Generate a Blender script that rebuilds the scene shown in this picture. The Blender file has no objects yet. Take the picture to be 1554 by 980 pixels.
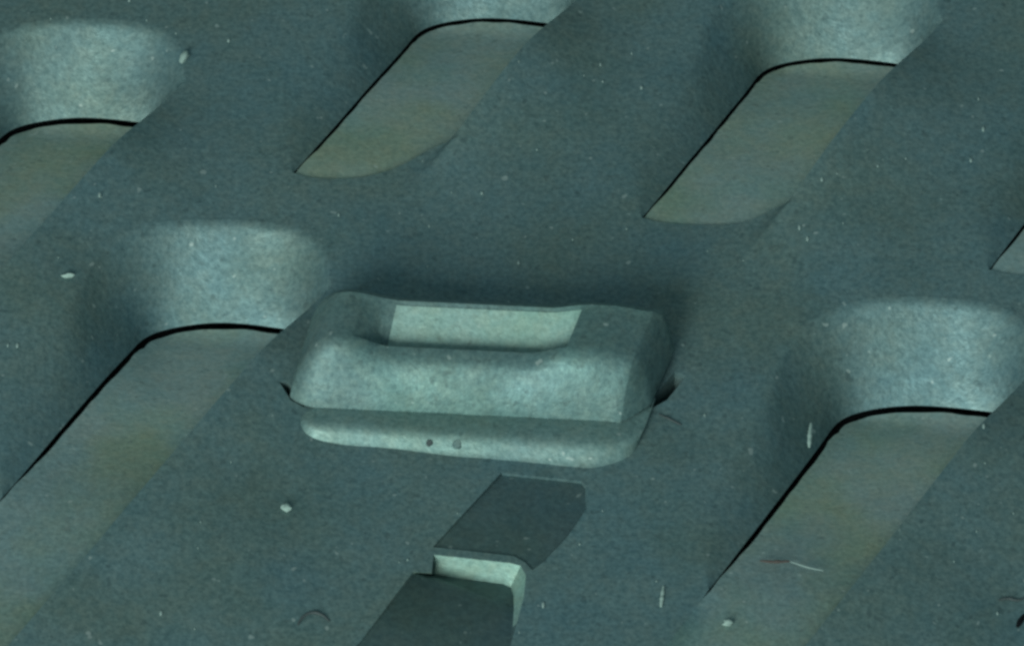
import bpy, bmesh, math, random
from mathutils import Vector, noise
from mathutils.geometry import delaunay_2d_cdt

random.seed(7)
sc = bpy.context.scene
K = 0.0002                       # one working unit = 0.2 mm
ELEV = math.radians(48)          # camera looks down on the panel at this angle
DIST = 14000.0
SE, CE = math.sin(ELEV), math.cos(ELEV)

# ---------------------------------------------------------------- camera
cam_d = bpy.data.cameras.new('camera')
cam = bpy.data.objects.new('camera', cam_d)
sc.collection.objects.link(cam)
cam.location = (0, -DIST * CE * K, DIST * SE * K)
cam.rotation_euler = (math.pi / 2 - ELEV, 0, 0)
cam_d.sensor_width = 36
cam_d.lens = 36 * DIST / 1554
cam_d.clip_start = 0.01
cam_d.clip_end = 50
sc.camera = cam

# ---------------------------------------------------------------- world: dim even room light
world = bpy.data.worlds.new('World')
sc.world = world
world.use_nodes = True
bg = world.node_tree.nodes['Background']
bg.inputs[0].default_value = (0.66, 0.95, 0.98, 1)
bg.inputs[1].default_value = 0.23

# ---------------------------------------------------------------- lamps
def area(name, loc, power, size, col):
    ld = bpy.data.lights.new(name, 'AREA')
    ld.energy = power
    ld.size = size
    ld.color = col
    o = bpy.data.objects.new(name, ld)
    sc.collection.objects.link(o)
    o.location = loc
    o.rotation_euler = (-Vector(loc)).to_track_quat('-Z', 'Y').to_euler()
    return o
area('desk_lamp', (-1.14, -2.66, 1.39), 112.0, 1.42, (0.97, 1.03, 0.93))

sc.view_settings.view_transform = 'Standard'
sc.view_settings.look = 'None'
sc.view_settings.exposure = 0
sc.view_settings.gamma = 1
sc.cycles.pixel_filter_type = 'GAUSSIAN'
sc.cycles.filter_width = 3.3

# ---------------------------------------------------------------- helpers
def P(px, py, z=0.0):
    """point of the photograph -> point on the level z of the panel (working units)"""
    dx, dy = px - 777.0, 490.0 - py
    d = Vector((dx, DIST * CE + dy * SE, -DIST * SE + dy * CE))
    t = (z - DIST * SE) / d.z
    return Vector((dx * t, -DIST * CE + d.y * t, z))

def link(name, bm, m, parent=None, smooth=True, angle=32):
    me = bpy.data.meshes.new(name)
    bmesh.ops.recalc_face_normals(bm, faces=bm.faces) if False else None
    for v in bm.verts:
        v.co *= K
    bm.to_mesh(me)
    bm.free()
    if smooth:
        for p in me.polygons:
            p.use_smooth = True
        me.set_sharp_from_angle(angle=math.radians(angle))
    me.materials.append(m)
    o = bpy.data.objects.new(name, me)
    sc.collection.objects.link(o)
    if parent:
        o.parent = parent
    return o

def tag(o, label, cat, group=None):
    o['label'] = label
    o['category'] = cat
    if group:
        o['group'] = group

def sstep(a, b, x):
    t = min(1, max(0, (x - a) / (b - a)))
    return t * t * (3 - 2 * t)

def inside(p, poly):
    c = False
    j = len(poly) - 1
    for i in range(len(poly)):
        a, b = poly[i], poly[j]
        if (a[1] > p[1]) != (b[1] > p[1]) and p[0] < (b[0] - a[0]) * (p[1] - a[1]) / (b[1] - a[1]) + a[0]:
            c = not c
        j = i
    return c

def resample(pts, n):
    L = [0]
    for a, b in zip(pts, pts[1:]):
        L.append(L[-1] + (b - a).length)
    out = []
    k = 0
    for i in range(n):
        s = L[-1] * i / (n - 1)
        while k < len(L) - 2 and L[k + 1] < s:
            k += 1
        f = (s - L[k]) / max(1e-9, L[k + 1] - L[k])
        out.append(pts[k].lerp(pts[k + 1], min(1, max(0, f))))
    return out

def smooth_curve(pts, n, it=2):
    for _ in range(it):                      # corner cutting
        q = [pts[0]]
        for a, b in zip(pts, pts[1:]):
            q += [a.lerp(b, .25), a.lerp(b, .75)]
        q.append(pts[-1])
        pts = q
    return resample(pts, n)

# ---------------------------------------------------------------- materials
def mat_panel(name, dark, light, tint_a, tint_b, rough=0.55, bump=0.22, spec=0.35, speck=1.0, metal=.48, sheet_blend=None):
    m = bpy.data.materials.new(name)
    m.use_nodes = True
    nt = m.node_tree
    N, L = nt.nodes, nt.links
    b = N['Principled BSDF']
    tc = N.new('ShaderNodeTexCoord')
    geo = N.new('ShaderNodeNewGeometry')
    pos = geo.outputs['Position']
    def tex(scale, detail=3, rgh=.55, off=0):
        t = N.new('ShaderNodeTexNoise')
        t.inputs['Scale'].default_value = scale
        t.inputs['Detail'].default_value = detail
        t.inputs['Roughness'].default_value = rgh
        mp = N.new('ShaderNodeVectorMath'); mp.operation = 'ADD'
        mp.inputs[1].default_value = (off, off * .7, off * 1.3)
        L.new(pos, mp.inputs[0]); L.new(mp.outputs[0], t.inputs['Vector'])
        return t
    def ramp(src, a, b_, c0=(0, 0, 0, 1), c1=(1, 1, 1, 1)):
        r = N.new('ShaderNodeValToRGB')
        r.color_ramp.elements[0].position = a
        r.color_ramp.elements[1].position = b_
        r.color_ramp.elements[0].color = c0
        r.color_ramp.elements[1].color = c1
        L.new(src, r.inputs[0])
        return r
    def mix(kind, fac, a, b_):
        x = N.new('ShaderNodeMix'); x.data_type = 'RGBA'; x.blend_type = kind
        if isinstance(fac, float): x.inputs[0].default_value = fac
        else: L.new(fac, x.inputs[0])
        for s, v in ((6, a), (7, b_)):
            if isinstance(v, tuple): x.inputs[s].default_value = v
            else: L.new(v, x.inputs[s])
        return x.outputs[2]
    grain = ramp(tex(620, 3, .7).outputs[0], .30, .72, dark, light)      # moulding grain
    gcol = grain.outputs[0]
    if sheet_blend:
        g2 = ramp(tex(620, 3, .7).outputs[0], .30, .72, *sheet_blend)
        at = N.new('ShaderNodeAttribute'); at.attribute_name = 'sheet_blend'
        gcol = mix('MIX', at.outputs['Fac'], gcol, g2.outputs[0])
    patch = ramp(tex(26, 2, .5, 3.1).outputs[0], .42, .66)              # blotchy tint
    patch2 = ramp(tex(34, 2, .5, 9.4).outputs[0], .46, .70)
    col = mix('MULTIPLY', patch.outputs[0], gcol, tint_a)
    col = mix('MULTIPLY', patch2.outputs[0], col, tint_b)
    fine = ramp(tex(210, 2, .6, 21.3).outputs[0], .40, .64, (.95, 1.0, 1.02, 1), (1.03, 1.0, .98, 1))
    col = mix('MULTIPLY', 1.0, col, fine.outputs[0])
    # dark and pale dirt specks
    sp = ramp(tex(330, 1, .5, 5.5).outputs[0], .26, .31, (1, 1, 1, 1), (0, 0, 0, 1))
    k0 = N.new('ShaderNodeMath'); k0.operation = 'MULTIPLY'; k0.inputs[1].default_value = .35
    L.new(sp.outputs[0], k0.inputs[0])
    col = mix('MIX', k0.outputs[0], col, tuple(c * .5 for c in dark[:3]) + (1,))
    sp2 = ramp(tex(300, 1, .5, 12.7).outputs[0], .735, .775)
    k = N.new('ShaderNodeMath'); k.operation = 'MULTIPLY'; k.inputs[1].default_value = .30 * speck
    L.new(sp2.outputs[0], k.inputs[0])
    col = mix('MIX', k.outputs[0], col, (.55, .66, .64, 1))
    L.new(col, b.inputs['Base Color'])
    rr = ramp(tex(90, 3, .6, 2).outputs[0], .3, .75, (rough - .1,) * 3 + (1,), (rough + .14,) * 3 + (1,))
    L.new(rr.outputs[0], b.inputs['Roughness'])
    b.inputs['Specular IOR Level'].default_value = spec
    b.inputs['Metallic'].default_value = metal
    bp = N.new('ShaderNodeBump')
    bp.inputs['Strength'].default_value = bump
    bp.inputs['Distance'].default_value = .0006
    mx = N.new('ShaderNodeMath'); mx.operation = 'ADD'
    t1, t2 = tex(700, 3, .65, 7), tex(330, 2, .5, 8)
    L.new(t1.outputs[0], mx.inputs[0]); L.new(t2.outputs[0], mx.inputs[1])
    L.new(mx.outputs[0], bp.inputs['Height'])
    L.new(bp.outputs[0], b.inputs['Normal'])
    return m

def mat_plain(name, col, rough=.6, spec=.3):
    m = bpy.data.materials.new(name)
    m.use_nodes = True
    nt = m.node_tree
    b = nt.nodes['Principled BSDF']
    t = nt.nodes.new('ShaderNodeTexNoise'); t.inputs['Scale'].default_value = 500
    r = nt.nodes.new('ShaderNodeValToRGB')
    r.color_ramp.elements[0].color = tuple(c * .7 for c in col) + (1,)
    r.color_ramp.elements[1].color = tuple(min(1, c * 1.3) for c in col) + (1,)
    nt.links.new(t.outputs[0], r.inputs[0])
    nt.links.new(r.outputs[0], b.inputs['Base Color'])
    b.inputs['Roughness'].default_value = rough
    b.inputs['Specular IOR Level'].default_value = spec
    return m

M_SHEET = mat_panel('moulded_grey', (.080, .148, .160, 1), (.162, .258, .268, 1), (1.0, .93, .84, 1), (.87, .95, 1.0, 1))
M_TONGUE = mat_panel('tongue_grey', (.245, .335, .325, 1), (.365, .47, .45, 1), (1.0, .955, .76, 1), (.86, .97, 1.0, 1), metal=.40, sheet_blend=((.077, .146, .162, 1), (.158, .257, .271, 1)))
M_CLIP = mat_panel('clip_grey', (.078, .14, .146, 1), (.154, .245, .243, 1), (.92, 1.0, .95, 1), (.92, .97, 1.0, 1), rough=.55)
M_SHADE_FLOOR = mat_panel('shaded_floor', (.055, .098, .105, 1), (.092, .152, .158, 1), (.95, .95, .85, 1), (.85, .93, 1.0, 1), speck=.6)  # shade of the pocket floors, put into a darker colour
M_LIT_WALL = mat_panel('lit_wall', (.19, .30, .28, 1), (.30, .45, .42, 1), (.92, 1.0, .93, 1), (.94, .97, 1.0, 1))  # paler colour that carries the brightness of lit walls
M_LIP = mat_panel('lip_grey', (.115, .20, .20, 1), (.215, .33, .322, 1), (.96, .98, .93, 1), (.94, .97, 1.0, 1))
M_BLACK = mat_plain('black_gap', (.006, .008, .010), .9, .05)
M_DARK = mat_plain('dark_grey', (.05, .07, .075), .6, .2)
M_PALE = mat_plain('pale_crumb', (.25, .36, .34), .8, .12)
M_RUST = mat_plain('rust_brown', (.075, .068, .064), .8, .1)
M_DUST = mat_plain('dust_grey', (.24, .34, .33), .8, .1)

# ---------------------------------------------------------------- one slanted scoop, taken at the left middle site
R0 = (425, 497)
D = 96.0
HR = 40.0                          # the sheet stands this proud along the straight right edge of a scoop
W_R = P(*R0, HR); W_R.z = 0
d_hat = (P(20, 970) - P(425, 497)).normalized()       # down the column
u_hat = (P(962 - 1075 / 2, 560 - 127 / 2) - P(962, 560)).normalized()   # to the left along a row
det = d_hat.x * u_hat.y - d_hat.y * u_hat.x
def skew(v):
    return ((v.x * u_hat.y - v.y * u_hat.x) / det, (d_hat.x * v.y - d_hat.y * v.x) / det)
PAIRS = [((46, 8), (75, -66)), ((0, 1), (75, -112)), ((-50, -5), (42, -150)), ((-100, -7), (-45, -164)), ((-150, -2), (-120, -164)),
         ((-188, 7), (-185, -157)), ((-210, 20), (-236, -138)), ((-224, 37), (-278, -105)), ((-240, 56), (-312, -52)), ((-290, 112), (-388, 40)),
         ((-350, 180), (-446, 128)), ((-420, 260), (-420, 260))]
a_c = skew(P(R0[0] - 215, R0[1] + 25, -D) - W_R)[0]
a_e, t_e = skew(P(R0[0] - 420, R0[1] + 260) - W_R)
def zfun(a, t):
    an = (a - a_c) / (a_e - a_c)
    tn = min(1.15, max(0, t / t_e))
    return -3.0 - (D - 3) * min(1.08, max(0, 1 - an)) ** 1.35 * (0.86 + 0.14 * tn)
def solve(rx, ry, extra=0.0):
    z = -D
    for _ in range(12):
        p = P(R0[0] + rx, R0[1] + ry, z)
        a, t = skew(p - W_R)
        z = zfun(a, t) + extra
    return P(R0[0] + rx, R0[1] + ry, z) - W_R
def loc(rx, ry):
    return P(R0[0] + rx, R0[1] + ry) - W_R
NS = 72
def pair_curves(a, b, n):
    for _ in range(2):
        for lst in (a, b):
            q = [lst[0]]
            for p0, p1 in zip(lst, lst[1:]):
                q += [p0.lerp(p1, .25), p0.lerp(p1, .75)]
            q.append(lst[-1])
            lst[:] = q
    L = [0]
    for k in range(len(a) - 1):
        L.append(L[-1] + .5 * (a[k + 1] - a[k]).length + .5 * (b[k + 1] - b[k]).length)
    ra, rb, k = [], [], 0
    for i in range(n):
        t = L[-1] * i / (n - 1)
        while k < len(L) - 2 and L[k + 1] < t:
            k += 1
        f = min(1, max(0, (t - L[k]) / max(1e-9, L[k + 1] - L[k])))
        ra.append(a[k].lerp(a[k + 1], f)); rb.append(b[k].lerp(b[k + 1], f))
    return ra, rb
S, O = pair_curves([solve(*p) for p, q in PAIRS], [loc(*q) for p, q in PAIRS], NS)
# trim to the plane of the straight right-hand edge
n_c = Vector((-d_hat.y, d_hat.x, 0))
if n_c.dot(u_hat) < 0:
    n_c = -n_c                                   # points to the left of the edge
def on_edge(p):
    return p - n_c * p.dot(n_c)
S[0] = on_edge(S[0])
O[0] = on_edge(O[0])
O[-1] = S[-1].copy(); O[-1].z = 0
end_px = [(-420, 260), (-380, 268), (-320, 270), (-265, 268), (-235, 258), (-212, 244), (-190, 225)]
END_A = [loc(*p) for p in end_px]
END_A[-1] = on_edge(END_A[-1])
end_px2 = [(-420, 260), (-385, 268), (-325, 268), (-280, 260), (-240, 245), (-202, 220), (-166, 190)]
END_B = [loc(*p) for p in end_px2]
END_B[-1] = on_edge(END_B[-1])
END_L = [loc(*p) for p in [(-420, 260), (-500, 353), (-600, 469), (-640, 516), (-600, 528), (-520, 528), (-436, 525)]]
END_L[-1] = on_edge(END_L[-1])
END_L = smooth_curve(END_L, 30)
ENDS = {'B': None, 'A': None, 'L': END_L}
END_A = smooth_curve(END_A, 14); END_B = smooth_curve(END_B, 14)

ENDS['A'], ENDS['B'] = END_A, END_B
# sites: where the right end of each slit sits
SITES = [((425, 497), 'L', 1.0, 380), ((205, 180), 'L', .98, 300), ((832, 27), 'B', .965, 190), ((1363, 89), 'A', .98, 190),
         ((1500, 624), 'L', 1.035, 380), ((1874, 172), 'A', .95, 190)]
def site_pos(s):
    w = P(*s, HR); w.z = 0
    return w
RIDGES = []                        # (foot of the straight edge, far end, length of the soft tail below it)
for s, e, sf, tail in SITES:
    w = site_pos(s)
    end = ENDS[e]
    RIDGES.append((w, O[0].dot(d_hat) * sf, end[-1].dot(d_hat) * sf, tail))

def wave(x, y, low=False):
    """slow unevenness of the moulded sheet, and the proud right-hand edges; low = inside a scoop"""
    w = 2.6 * (noise.noise(Vector((x / 330, y / 330, .3)))) + 2.0 * noise.noise(Vector((x / 120, y / 120, 4.0)))
    for f, q0, q1, tail in RIDGES:
        r = Vector((x - f.x, y - f.y, 0))
        b = r.dot(n_c)
        if b < -360 or b > 60: continue
        q = r.dot(d_hat)
        if q < q0 or q > q1 + tail: continue
        g = sstep(q0, q0 + 230, q) * (1 - sstep(q1 - (30 if tail > 200 else 170), q1 + tail, q))
        if b <= 0.25:
            if low and b > -3: continue
            k = 1 + b / (200 + 150 * sstep(230, 420, q))
            w += HR * g * max(0, k) ** 1.6
        elif q > q1 and not low:
            w += HR * g * (1 - sstep(0, 10 + (q - q1) * .14, b))
    return w

holes = []
floors = []
# ---------------------------------------------------------------- pockets below the clip (top outline, floor outline + depth)
POCKETS = [
    [((761, 716), (762, 720, -7)), ((882, 728), (882, 732, -7)), ((890, 736), (888, 740, -7)), ((892, 768), (889, 772, -6)),
     ((862, 812), (859, 814, -4)), ((826, 850), (824, 851, -2)), ((808, 864), (808, 862, -2.5)), ((797, 852), (798, 850, -3)),
     ((780, 842), (780, 840, -2)), ((657, 829), (659, 830, -2)), ((705, 777), (706, 780, -5))],
    [((658, 841), (657, 872, -36)), ((774, 853), (764, 885, -35)), ((790, 857), (775, 890, -35)), ((798, 872), (779, 902, -30)), ((795, 905), (780, 922, -17)),
     ((784, 945), (778, 950, -5)), ((765, 1012), (765, 1012, -1.5)), ((512, 1012), (514, 1012, -1.5)), ((548, 972), (550, 973, -2)),
     ((627, 868), (628, 871, -4)), ((655, 869), (656, 872, -34))],
]
# narrow black slits that run out from under the clip
GASHES = [[(1024, 563), (1042, 570), (1012, 606), (976, 626), (966, 620), (994, 598)],
          [(424, 596), (436, 594), (466, 616), (462, 626), (442, 619)]]

pw_root = None
# ---------------------------------------------------------------- the panel sheet
for s, e, sf, tail in SITES:
    w = site_pos(s)
    end = ENDS[e]
    loop = [w + p * sf for p in O] + [w + p * sf for p in end[1:]]
    last = loop[-1]
    first = loop[0]
    n = 26
    for i in range(1, n):
        loop.append(last.lerp(first, i / n))
    for p in loop: p.z = 0
    holes.append(loop)
for pk in POCKETS:
    holes.append([P(*t) for t, f in pk])
for g in GASHES:
    holes.append([P(*t) for t in g])

X0, X1, Y0, Y1 = -1150, 1400, -860, 1000
pts2, edges = [], []
for h in holes:
    base = len(pts2)
    for p in h: pts2.append(Vector((p.x, p.y)))
    for i in range(len(h)): edges.append((base + i, base + (i + 1) % len(h)))
bound = []
stepg = 24
nx, ny = int((X1 - X0) / stepg), int((Y1 - Y0) / stepg)
for i in range(nx + 1):
    for j in range(ny + 1):
        edge = i in (0, nx) or j in (0, ny)
        x = X0 + (X1 - X0) * i / nx + (0 if edge else random.uniform(-4, 4))
        y = Y0 + (Y1 - Y0) * j / ny + (0 if edge else random.uniform(-4, 4))
        if not edge and any(inside((x, y), h) for h in holes): continue
        pts2.append(Vector((x, y)))
for f, q0, q1, tail in RIDGES:         # finer points along the proud edges
    for k in range(int(q0 / 9), int((q1 + tail) / 9) + 2):
        for b in (-60, -40, -24, -12, -5, 0, 5, 10, 16, 24, 36):
            if b == 0 and k * 9 < q1 + 12: continue
            q = f + d_hat * (k * 9 + 4) + n_c * b
            if X0 < q.x < X1 and Y0 < q.y < Y1 and not any(inside((q.x, q.y), h) for h in holes):
                pts2.append(Vector((q.x, q.y)))
vco, ve, vf, *_ = delaunay_2d_cdt(pts2, edges, [], 0, 1e-4)
bm = bmesh.new()
bv = [bm.verts.new((v.x, v.y, wave(v.x, v.y))) for v in vco]
for f in vf:
    c = sum((vco[i] for i in f), Vector((0, 0))) / len(f)
    if any(inside(c, h) for h in holes): continue
    fc = bm.faces.new([bv[i] for i in f])
    if fc.normal.z < 0: fc.normal_flip()
bm.normal_update()
for f in bm.faces:
    if f.normal.z < 0: f.normal_flip()
# walls down from the sharp rims (straight edges, tongue ends) and round the outside
def wall_strip(bm, pts, depth, off=Vector((0, 0, 0))):
    a = [bm.verts.new((p.x, p.y, wave(p.x, p.y) + (p.z if False else 0))) for p in pts]
    b = [bm.verts.new((p.x + off.x, p.y + off.y, wave(p.x, p.y) - depth)) for p in pts]
    for i in range(len(pts) - 1):
        bm.faces.new((a[i], a[i + 1], b[i + 1], b[i]))
for st, h in zip(SITES, holes):
    wall_strip(bm, h[NS - 1:] + [h[0]], 125)
for g in holes[len(SITES) + len(POCKETS):]:
    wall_strip(bm, g + [g[0]], 60)
rim = [Vector((X0, Y0, 0)), Vector((X1, Y0, 0)), Vector((X1, Y1, 0)), Vector((X0, Y1, 0)), Vector((X0, Y0, 0))]
wall_strip(bm, rim, 130)
panel = link('slotted_panel', bm, M_SHEET, angle=40)
tag(panel, 'dark grey-green moulded panel with slanted scooped slots, under the box-shaped clip', 'panel')

# black plate added below the sheet to keep the slits dark
bm = bmesh.new()
bmesh.ops.create_cube(bm, size=1)
for v in bm.verts:
    v.co = Vector((X0 + 6 + (X1 - X0 - 12) * (v.co.x + .5), Y0 + 6 + (Y1 - Y0 - 12) * (v.co.y + .5), -150 + 18 * (v.co.z + .5)))
link('slit_dark_plate', bm, M_BLACK, panel, smooth=False)

# ---------------------------------------------------------------- scoops and tongues
def prof(r, k=.14):
    y = r * r / (2 * k) if r < k else r - k / 2
    return y / (1 - k / 2)
NR = 22
def build_scoop(w, sf):
    bm = bmesh.new()
    rows = []
    for i in range(NS):
        row = []
        for j in range(NR + 1):
            r = j / NR
            p = O[i].lerp(S[i], r) * sf
            z = sf * S[i].z * prof(r, .12 + .62 * sstep(.47, .66, i / NS)) if i < NS - 1 else sf * S[i].z * r
            x, y = w.x + p.x, w.y + p.y
            row.append(bm.verts.new((x, y, z + wave(x, y, True))))
        x, y = w.x + S[i].x * sf, w.y + S[i].y * sf
        b_ = (O[i] - S[i]); b_.z = 0
        b_ = b_.normalized() * 12 if b_.length > 1 else b_ * 0
        row.append(bm.verts.new((x + b_.x, y + b_.y, S[i].z * sf + wave(x, y, True) - 7)))
        rows.append(row)
    for i in range(NS - 1):
        for j in range(NR + 1):
            try: bm.faces.new((rows[i][j], rows[i][j + 1], rows[i + 1][j + 1], rows[i + 1][j]))
            except ValueError: pass
    bmesh.ops.remove_doubles(bm, verts=bm.verts, dist=.01)
    bm.normal_update()
    for f in bm.faces:
        if f.normal.z < 0 and len(f.verts) > 0: f.normal_flip()
    return link('scoop', bm, M_SHEET, panel, angle=50)

GAP = 6.8
def tongue_outline(end, gk):
    pts = []
    # slit side, pulled back by the gap
    for i in range(NS):
        a = S[max(0, i - 1)]; b = S[min(NS - 1, i + 1)]
        t = Vector((b.x - a.x, b.y - a.y, 0)).normalized()
        n = Vector((-t.y, t.x, 0))
        if n.dot(d_hat - u_hat) < 0: n = -n
        g = GAP * gk * (1 + .3 * noise.noise(Vector((i * .35, len(end), end[-1].x * .1)))) * (1 if i < NS * .9 else max(.45, (NS - 1 - i) / (NS * .1)))
        vis = 1.35 if i < NS * .42 else 1.0
        pts.append(S[i] + n * g * vis)
    pts[0] = on_edge(pts[0]) + n_c * .5
    pts += [p + (n_c * .5) for p in end[1:]]
    last, first = pts[-1], pts[0]
    for i in range(1, 22):
        pts.append(last.lerp(first, i / 22))
    return pts
def build_tongue(w, end, fade, sf, flush):
    ol = tongue_outline(end, 1.1 if flush > 3 else .8)
    pts = [Vector((p.x, p.y)) for p in ol]
    n = len(pts)
    ed = [(i, (i + 1) % n) for i in range(n)]
    xs = [p.x for p in pts]; ys = [p.y for p in pts]
    x = min(xs)
    while x < max(xs):
        y = min(ys)
        while y < max(ys):
            q = Vector((x + random.uniform(-3, 3), y + random.uniform(-3, 3)))
            if inside(q, pts[:n]): pts.append(q)
            y += 18
        x += 18
    vco, ve, vf, *_ = delaunay_2d_cdt(pts, ed, [], 1, 1e-4)
    bm = bmesh.new()
    bv = []
    for v in vco:
        a, t = skew(Vector((v.x, v.y, 0)))
        z = zfun(a, t) - 1.5
        z += flush * sstep(.5, 1.0, (a - a_c) / (a_e - a_c))
        x, y = w.x + v.x * sf, w.y + v.y * sf
        bv.append(bm.verts.new((x, y, z * sf + wave(x, y, True) - 0.8)))
    for f in vf:
        try: bm.faces.new([bv[i] for i in f])
        except ValueError: pass
    bm.normal_update()
    for f in bm.faces:
        if f.normal.z < 0: f.normal_flip()
    be = [e for e in bm.edges if e.is_boundary]
    ret = bmesh.ops.extrude_edge_only(bm, edges=be)
    for v in ret['geom']:
        if isinstance(v, bmesh.types.BMVert): v.co.z -= 12
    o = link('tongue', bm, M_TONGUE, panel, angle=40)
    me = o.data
    at = me.attributes.new('sheet_blend', 'FLOAT', 'POINT')  # tongue colour blends into the sheet colour towards its lower end
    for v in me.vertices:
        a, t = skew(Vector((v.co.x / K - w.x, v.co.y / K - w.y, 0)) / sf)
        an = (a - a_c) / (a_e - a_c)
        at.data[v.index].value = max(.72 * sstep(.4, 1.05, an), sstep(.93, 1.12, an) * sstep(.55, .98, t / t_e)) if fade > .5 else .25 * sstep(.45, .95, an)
    return o
for s, e, sf, tail in SITES:
    w = site_pos(s)
    build_scoop(w, sf)
    soft = tail > 200
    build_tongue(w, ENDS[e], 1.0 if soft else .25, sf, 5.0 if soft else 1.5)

# ---------------------------------------------------------------- pockets
for pk in POCKETS:
    top = [P(*t) for t, f in pk]
    flo = [P(*f) for t, f in pk]
    bm = bmesh.new()
    a = [bm.verts.new((p.x, p.y, wave(p.x, p.y))) for p in top]
    b = [bm.verts.new((p.x, p.y, p.z + wave(p.x, p.y))) for p in flo]
    n = len(a)
    pale = (0, 1, 2) if pk is POCKETS[0] else (0, 1, 2, 3, 4, 9)  # walls facing the light; the others get the painted floor shade
    for i in pale:
        bm.faces.new((a[i], a[(i + 1) % n], b[(i + 1) % n], b[i]))
    for v in [v for v in bm.verts if not v.link_faces]: bm.verts.remove(v)
    c = sum(((p.xy) for p in top), Vector((0, 0))) / n
    bm.normal_update()
    for f in bm.faces:
        m_ = f.calc_center_median()
        if f.normal.x * (c.x - m_.x) + f.normal.y * (c.y - m_.y) < 0: f.normal_flip()
    pkt = link('stepped_pocket', bm, M_SHEET if pk is POCKETS[0] else M_LIT_WALL, panel, angle=35)  # second pocket's lit walls have their brightness painted in
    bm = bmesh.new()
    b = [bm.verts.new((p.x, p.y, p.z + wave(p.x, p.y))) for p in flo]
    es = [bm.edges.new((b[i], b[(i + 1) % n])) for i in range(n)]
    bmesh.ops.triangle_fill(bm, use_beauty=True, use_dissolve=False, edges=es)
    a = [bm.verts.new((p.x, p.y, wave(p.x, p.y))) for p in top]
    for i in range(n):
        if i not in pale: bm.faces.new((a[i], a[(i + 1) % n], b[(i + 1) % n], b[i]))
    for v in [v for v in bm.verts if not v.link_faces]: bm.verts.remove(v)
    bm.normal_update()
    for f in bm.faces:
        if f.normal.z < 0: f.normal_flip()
    link('pocket_floor', bm, M_SHADE_FLOOR, pkt, angle=30)

# ---------------------------------------------------------------- the box-shaped clip
A0, A1 = P(452, 618, 14), P(941, 641, 14)
cx = (A1 - A0); cx.z = 0
LEN = cx.length
ang = math.atan2(cx.y, cx.x)
clip = bpy.data.objects.new('box_clip', None)
sc.collection.objects.link(clip)
clip.location = Vector((A0.x, A0.y, 0)) * K
clip.rotation_euler = (0, 0, ang)
tag(clip, 'pale grey box-shaped clip with an open window on top, seated on the slotted panel', 'clip')

def shear(x, y):
    """the clip's right end slants with the slots, its left end hardly"""
    return x + y * (.16 + .10 * min(1.1, max(0, x / LEN)))
def section(x, inset=0.0, hs=1.0):
    """profile of the clip body at x, front to back: list of (y, z)"""
    L = LEN
    q = sstep(-22, 56, x)
    q = math.sqrt(max(0.0, 1 - (1 - q) ** 2))
    hump = 15 * (1 - sstep(40, 120, x)) + 11 * sstep(L - 150, L - 90, x)
    H = (93 + hump) * (.22 + .78 * q) * hs * (1 - .09 * sstep(L - 60, L, x))
    fo = 20 * (1 - q) + inset
    y0 = fo; y1 = 196 - fo * 1.2
    f = 60 * (.45 + .55 * q) * min(1, hs * 1.1)
    k = sstep(wl - 6, wl + 62, x) if x < wr else 0.0
    dr = 7 * k * (1 - sstep(wr - 60, wr - 4, x))
    p = [(y0, 14), (y0 + 2, 20 * min(1, hs + .1)), (y0 + f * .30, 14 + (H - 14) * .46), (y0 + f * .62, 14 + (H - 14) * .78), (y0 + f * .82, 14 + (H - 14) * .925 - dr * .6), (y0 + f, 14 + (H - 14) * .985 - dr)]
    n0 = y0 + f + 10
    nb = max(n0 + 20, min(y1 - 22, y0 + 148))
    dz = 46 * k
    p += [(n0 - 3, H - dr), (n0, H - 2 * k - dr), (n0 + 3, H - dz), (n0 + 9 + (nb - n0 - 12) * .9 * (1 - k), H - dz), (nb, H - 2 * k), (nb + 5, H + 1)]
    p += [(nb + 16, H * .95), (max(nb + 18, y1 - 8), 14 + (H - 14) * .6), (max(nb + 20, y1), 14)]
    return p
wl, wr = 66, LEN - 102
xs = [-16 + 6 * i for i in range(int((LEN + 10) / 6))]
xs = [x for x in xs if abs(x - wr) > 4 and x < LEN - 3] + [wr - .6, wr + 1.2]
xs.sort()
rows = [(x, 0, 1) for x in xs] + [(LEN, 0, 1), (LEN + 1.5, .6, .99), (LEN + 11, 10, .84), (LEN + 21, 21, .60), (LEN + 29, 30, .35), (LEN + 34, 36, .17)]
bm = bmesh.new()
rings = []
for x, ins, hs in rows:
    rings.append([bm.verts.new((shear(x, y), y, z)) for (y, z) in section(x, ins, hs)])
for r0, r1 in zip(rings, rings[1:]):
    for j in range(len(r0) - 1):
        bm.faces.new((r0[j], r1[j], r1[j + 1], r0[j + 1]))
bm.faces.new(rings[0]); bm.faces.new(list(reversed(rings[-1])))
bmesh.ops.recalc_face_normals(bm, faces=bm.faces)
body = link('body', bm, M_CLIP, clip, angle=34)

# plate added on the window's back wall, its brightness put into the colour
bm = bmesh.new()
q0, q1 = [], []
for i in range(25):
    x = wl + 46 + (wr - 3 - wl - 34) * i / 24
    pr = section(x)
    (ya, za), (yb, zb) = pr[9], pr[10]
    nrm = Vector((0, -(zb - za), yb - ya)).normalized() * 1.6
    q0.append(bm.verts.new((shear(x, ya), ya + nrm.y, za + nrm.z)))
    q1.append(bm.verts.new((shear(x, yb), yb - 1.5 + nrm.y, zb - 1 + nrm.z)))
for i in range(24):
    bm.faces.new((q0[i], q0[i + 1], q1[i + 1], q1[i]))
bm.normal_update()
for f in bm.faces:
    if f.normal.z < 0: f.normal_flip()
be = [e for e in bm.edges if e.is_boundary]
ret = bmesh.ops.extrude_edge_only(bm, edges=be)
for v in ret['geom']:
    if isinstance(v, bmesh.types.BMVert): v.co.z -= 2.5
link('window_lit_face', bm, M_LIT_WALL, body, angle=40)

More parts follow.
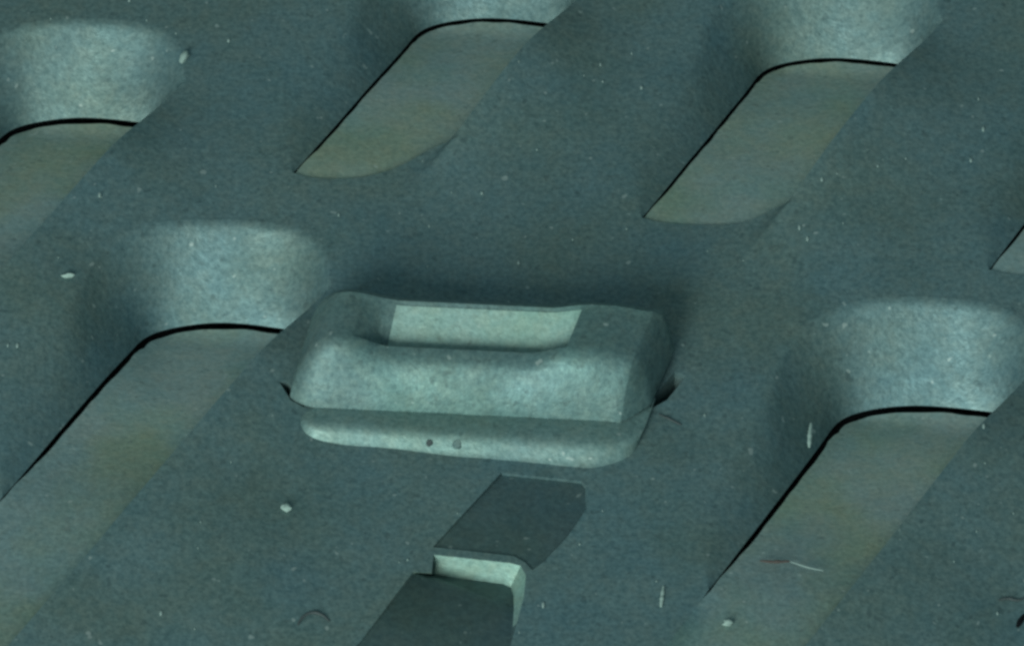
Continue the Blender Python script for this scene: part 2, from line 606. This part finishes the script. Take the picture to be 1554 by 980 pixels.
# flange under the body with a bevelled front lip
bm = bmesh.new()
prof_f = [(-74, -6), (-64, -2), (-57, 4), (-49, 12.5), (-43, 17), (-37, 19), (-28, 18.5), (-2, 16), (8, 14.5), (60, 13), (62, -2)]
rings = []
nseg = 60
for i in range(nseg + 1):
    x = 12 + (LEN + 26) * i / nseg
    e = min(1, (i + .3) / 4, (nseg - i + .3) / 11)
    e = math.sqrt(max(0, 1 - (1 - e) ** 2))
    ring = []
    for (y, z) in prof_f:
        yy = y if y > 0 else y * (.35 + .65 * e) * (.92 + .36 * i / nseg)
        zz = z * (.3 + .7 * e) + .8 * noise.noise(Vector((x / 40, y / 30, 1)))
        ring.append(bm.verts.new((x + .2 * y, yy, zz)))
    rings.append(ring)
for r0, r1 in zip(rings, rings[1:]):
    for j in range(len(r0) - 1):
        bm.faces.new((r0[j], r1[j], r1[j + 1], r0[j + 1]))
bm.faces.new(rings[0]); bm.faces.new(list(reversed(rings[-1])))
bmesh.ops.recalc_face_normals(bm, faces=bm.faces)
flange = link('base_flange', bm, M_LIP, clip, angle=50)

def hole_disc(px, py, rad, m):  # raised disc put where the flange has a small hole
    p = P(px, py, 11)
    bm = bmesh.new()
    bmesh.ops.create_cone(bm, cap_ends=True, segments=18, radius1=rad, radius2=rad * .55, depth=5)
    for v in bm.verts:
        v.co.xy *= 1 + .25 * noise.noise(v.co * .3 + Vector((px, 0, 0)))
    o = link('hole_disc', bm, m, clip, angle=40)
    l = p - Vector((A0.x, A0.y, 0))
    c, s = math.cos(-ang), math.sin(-ang)
    o.location = Vector((l.x * c - l.y * s, l.x * s + l.y * c, 10.5)) * K
    o.rotation_euler = (math.radians(33), 0, 0)
    return o
hole_disc(652, 671, 6.5, M_DARK)  # hole, its dark inside given as the disc's colour
hole_disc(694, 673, 10, M_SHEET)  # shallow pit, drawn as a low bump

# ---------------------------------------------------------------- crumbs and dust
def crumb(name, px, py, sx, sy, rot, m, label, cat='crumb', h=5):
    p = P(px, py)
    bm = bmesh.new()
    bmesh.ops.create_icosphere(bm, subdivisions=2, radius=1)
    for v in bm.verts:
        k = 1 + .7 * noise.noise(v.co * 1.7 + Vector((px, py, 0)))
        v.co = Vector((v.co.x * sx * k, v.co.y * sy * k, v.co.z * h * k))
    o = link(name, bm, m, None, angle=60)
    o.location = Vector((p.x, p.y, wave(p.x, p.y) + h * .55)) * K
    o.rotation_euler = (0, 0, math.radians(rot))
    tag(o, label, cat)
    return o
def fibre(name, pts, r, m, label, cat='fibre'):
    """a thin bent hair lying on the panel"""
    w = [P(*p) for p in pts]
    c = w[0].copy(); c.z = 0
    cv = smooth_curve(w, 14)
    bm = bmesh.new()
    rings = []
    for i, p in enumerate(cv):
        t = (cv[min(13, i + 1)] - cv[max(0, i - 1)]).normalized()
        n = Vector((-t.y, t.x, 0))
        rr = r * (.45 + .55 * math.sin(math.pi * (i + .5) / 14)) * (1 + .35 * noise.noise(p * .2))
        base = Vector((p.x - c.x, p.y - c.y, wave(p.x, p.y) + rr * .7))
        rings.append([bm.verts.new(base + n * rr * math.cos(a * math.pi / 3) + Vector((0, 0, rr * .8 * math.sin(a * math.pi / 3)))) for a in range(6)])
    for a, b in zip(rings, rings[1:]):
        for k in range(6):
            bm.faces.new((a[k], a[(k + 1) % 6], b[(k + 1) % 6], b[k]))
    bm.faces.new(rings[0]); bm.faces.new(list(reversed(rings[-1])))
    bmesh.ops.recalc_face_normals(bm, faces=bm.faces)
    o = link(name, bm, m, None, angle=70)
    o.location = c * K
    tag(o, label, cat)
    return o
crumb('crumb', 435, 774, 7.5, 8, 20, M_PALE, 'largest pale crumb, lying alone below the left end of the box-shaped clip')
crumb('crumb', 104, 436, 8, 3, 5, M_PALE, 'small flat pale crumb beside the left edge, level with the clip top')
fibre('lint_fibre', [(1231, 642), (1229, 660), (1228, 678)], 3.4, M_PALE, 'short upright pale fibre beside the slit of the lower right scoop')
fibre('lint_fibre', [(1153, 852), (1175, 855), (1198, 853)], 3.0, M_RUST, 'short reddish-brown fibre lying across the lower right tongue')
crumb('crumb', 1105, 947, 8, 6, 5, M_PALE, 'pale crumb near the bottom edge, below the lower right slit')
crumb('crumb', 280, 88, 7, 14, -15, M_PALE, 'pale chip on the sharp edge of the top left scoop')
fibre('lint_fibre', [(452, 950), (458, 938), (473, 930), (490, 934), (500, 944)], 2.6, M_DARK, 'dark curled hair near the bottom edge, left of the stepped pockets')
fibre('lint_fibre', [(1515, 912), (1530, 908), (1545, 912), (1556, 906)], 2.4, M_DARK, 'dark wisp lying in the bottom right corner')
fibre('lint_fibre', [(1544, 952), (1550, 940), (1558, 932)], 4.5, M_BLACK, 'short thick black fleck cut by the right edge near the bottom corner')
fibre('lint_fibre', [(1007, 890), (1005, 905), (1003, 920)], 3.2, M_PALE, 'pale upright fleck just left of the lower right slit end')
fibre('lint_fibre', [(1196, 852), (1225, 862), (1250, 866)], 1.3, M_DUST, 'pale thin hair on the lower right tongue beside the brown one')
fibre('lint_fibre', [(1000, 628), (1018, 636), (1034, 644)], 2.0, M_DARK, 'thin dark hair at the right foot of the box-shaped clip')
bm = bmesh.new()
for i in range(110):
    px, py = random.uniform(0, 1554), random.uniform(0, 980)
    p = P(px, py)
    if any(inside((p.x, p.y), h) for h in holes): continue
    if 420 < px < 1050 and 430 < py < 740: continue
    r = random.choice((1.2, 1.5, 1.8, 2.6)) 
    mt = bmesh.ops.create_icosphere(bm, subdivisions=1, radius=r)
    st = random.uniform(1, 2.6)
    for v in mt['verts']:
        v.co = Vector((v.co.x, v.co.y * st, v.co.z * .7)) + Vector((p.x, p.y, wave(p.x, p.y) + r * .4))
dust = link('dust', bm, M_DUST)
tag(dust, 'fine pale dust specks scattered over the dark panel', 'dust')
dust['kind'] = 'stuff'
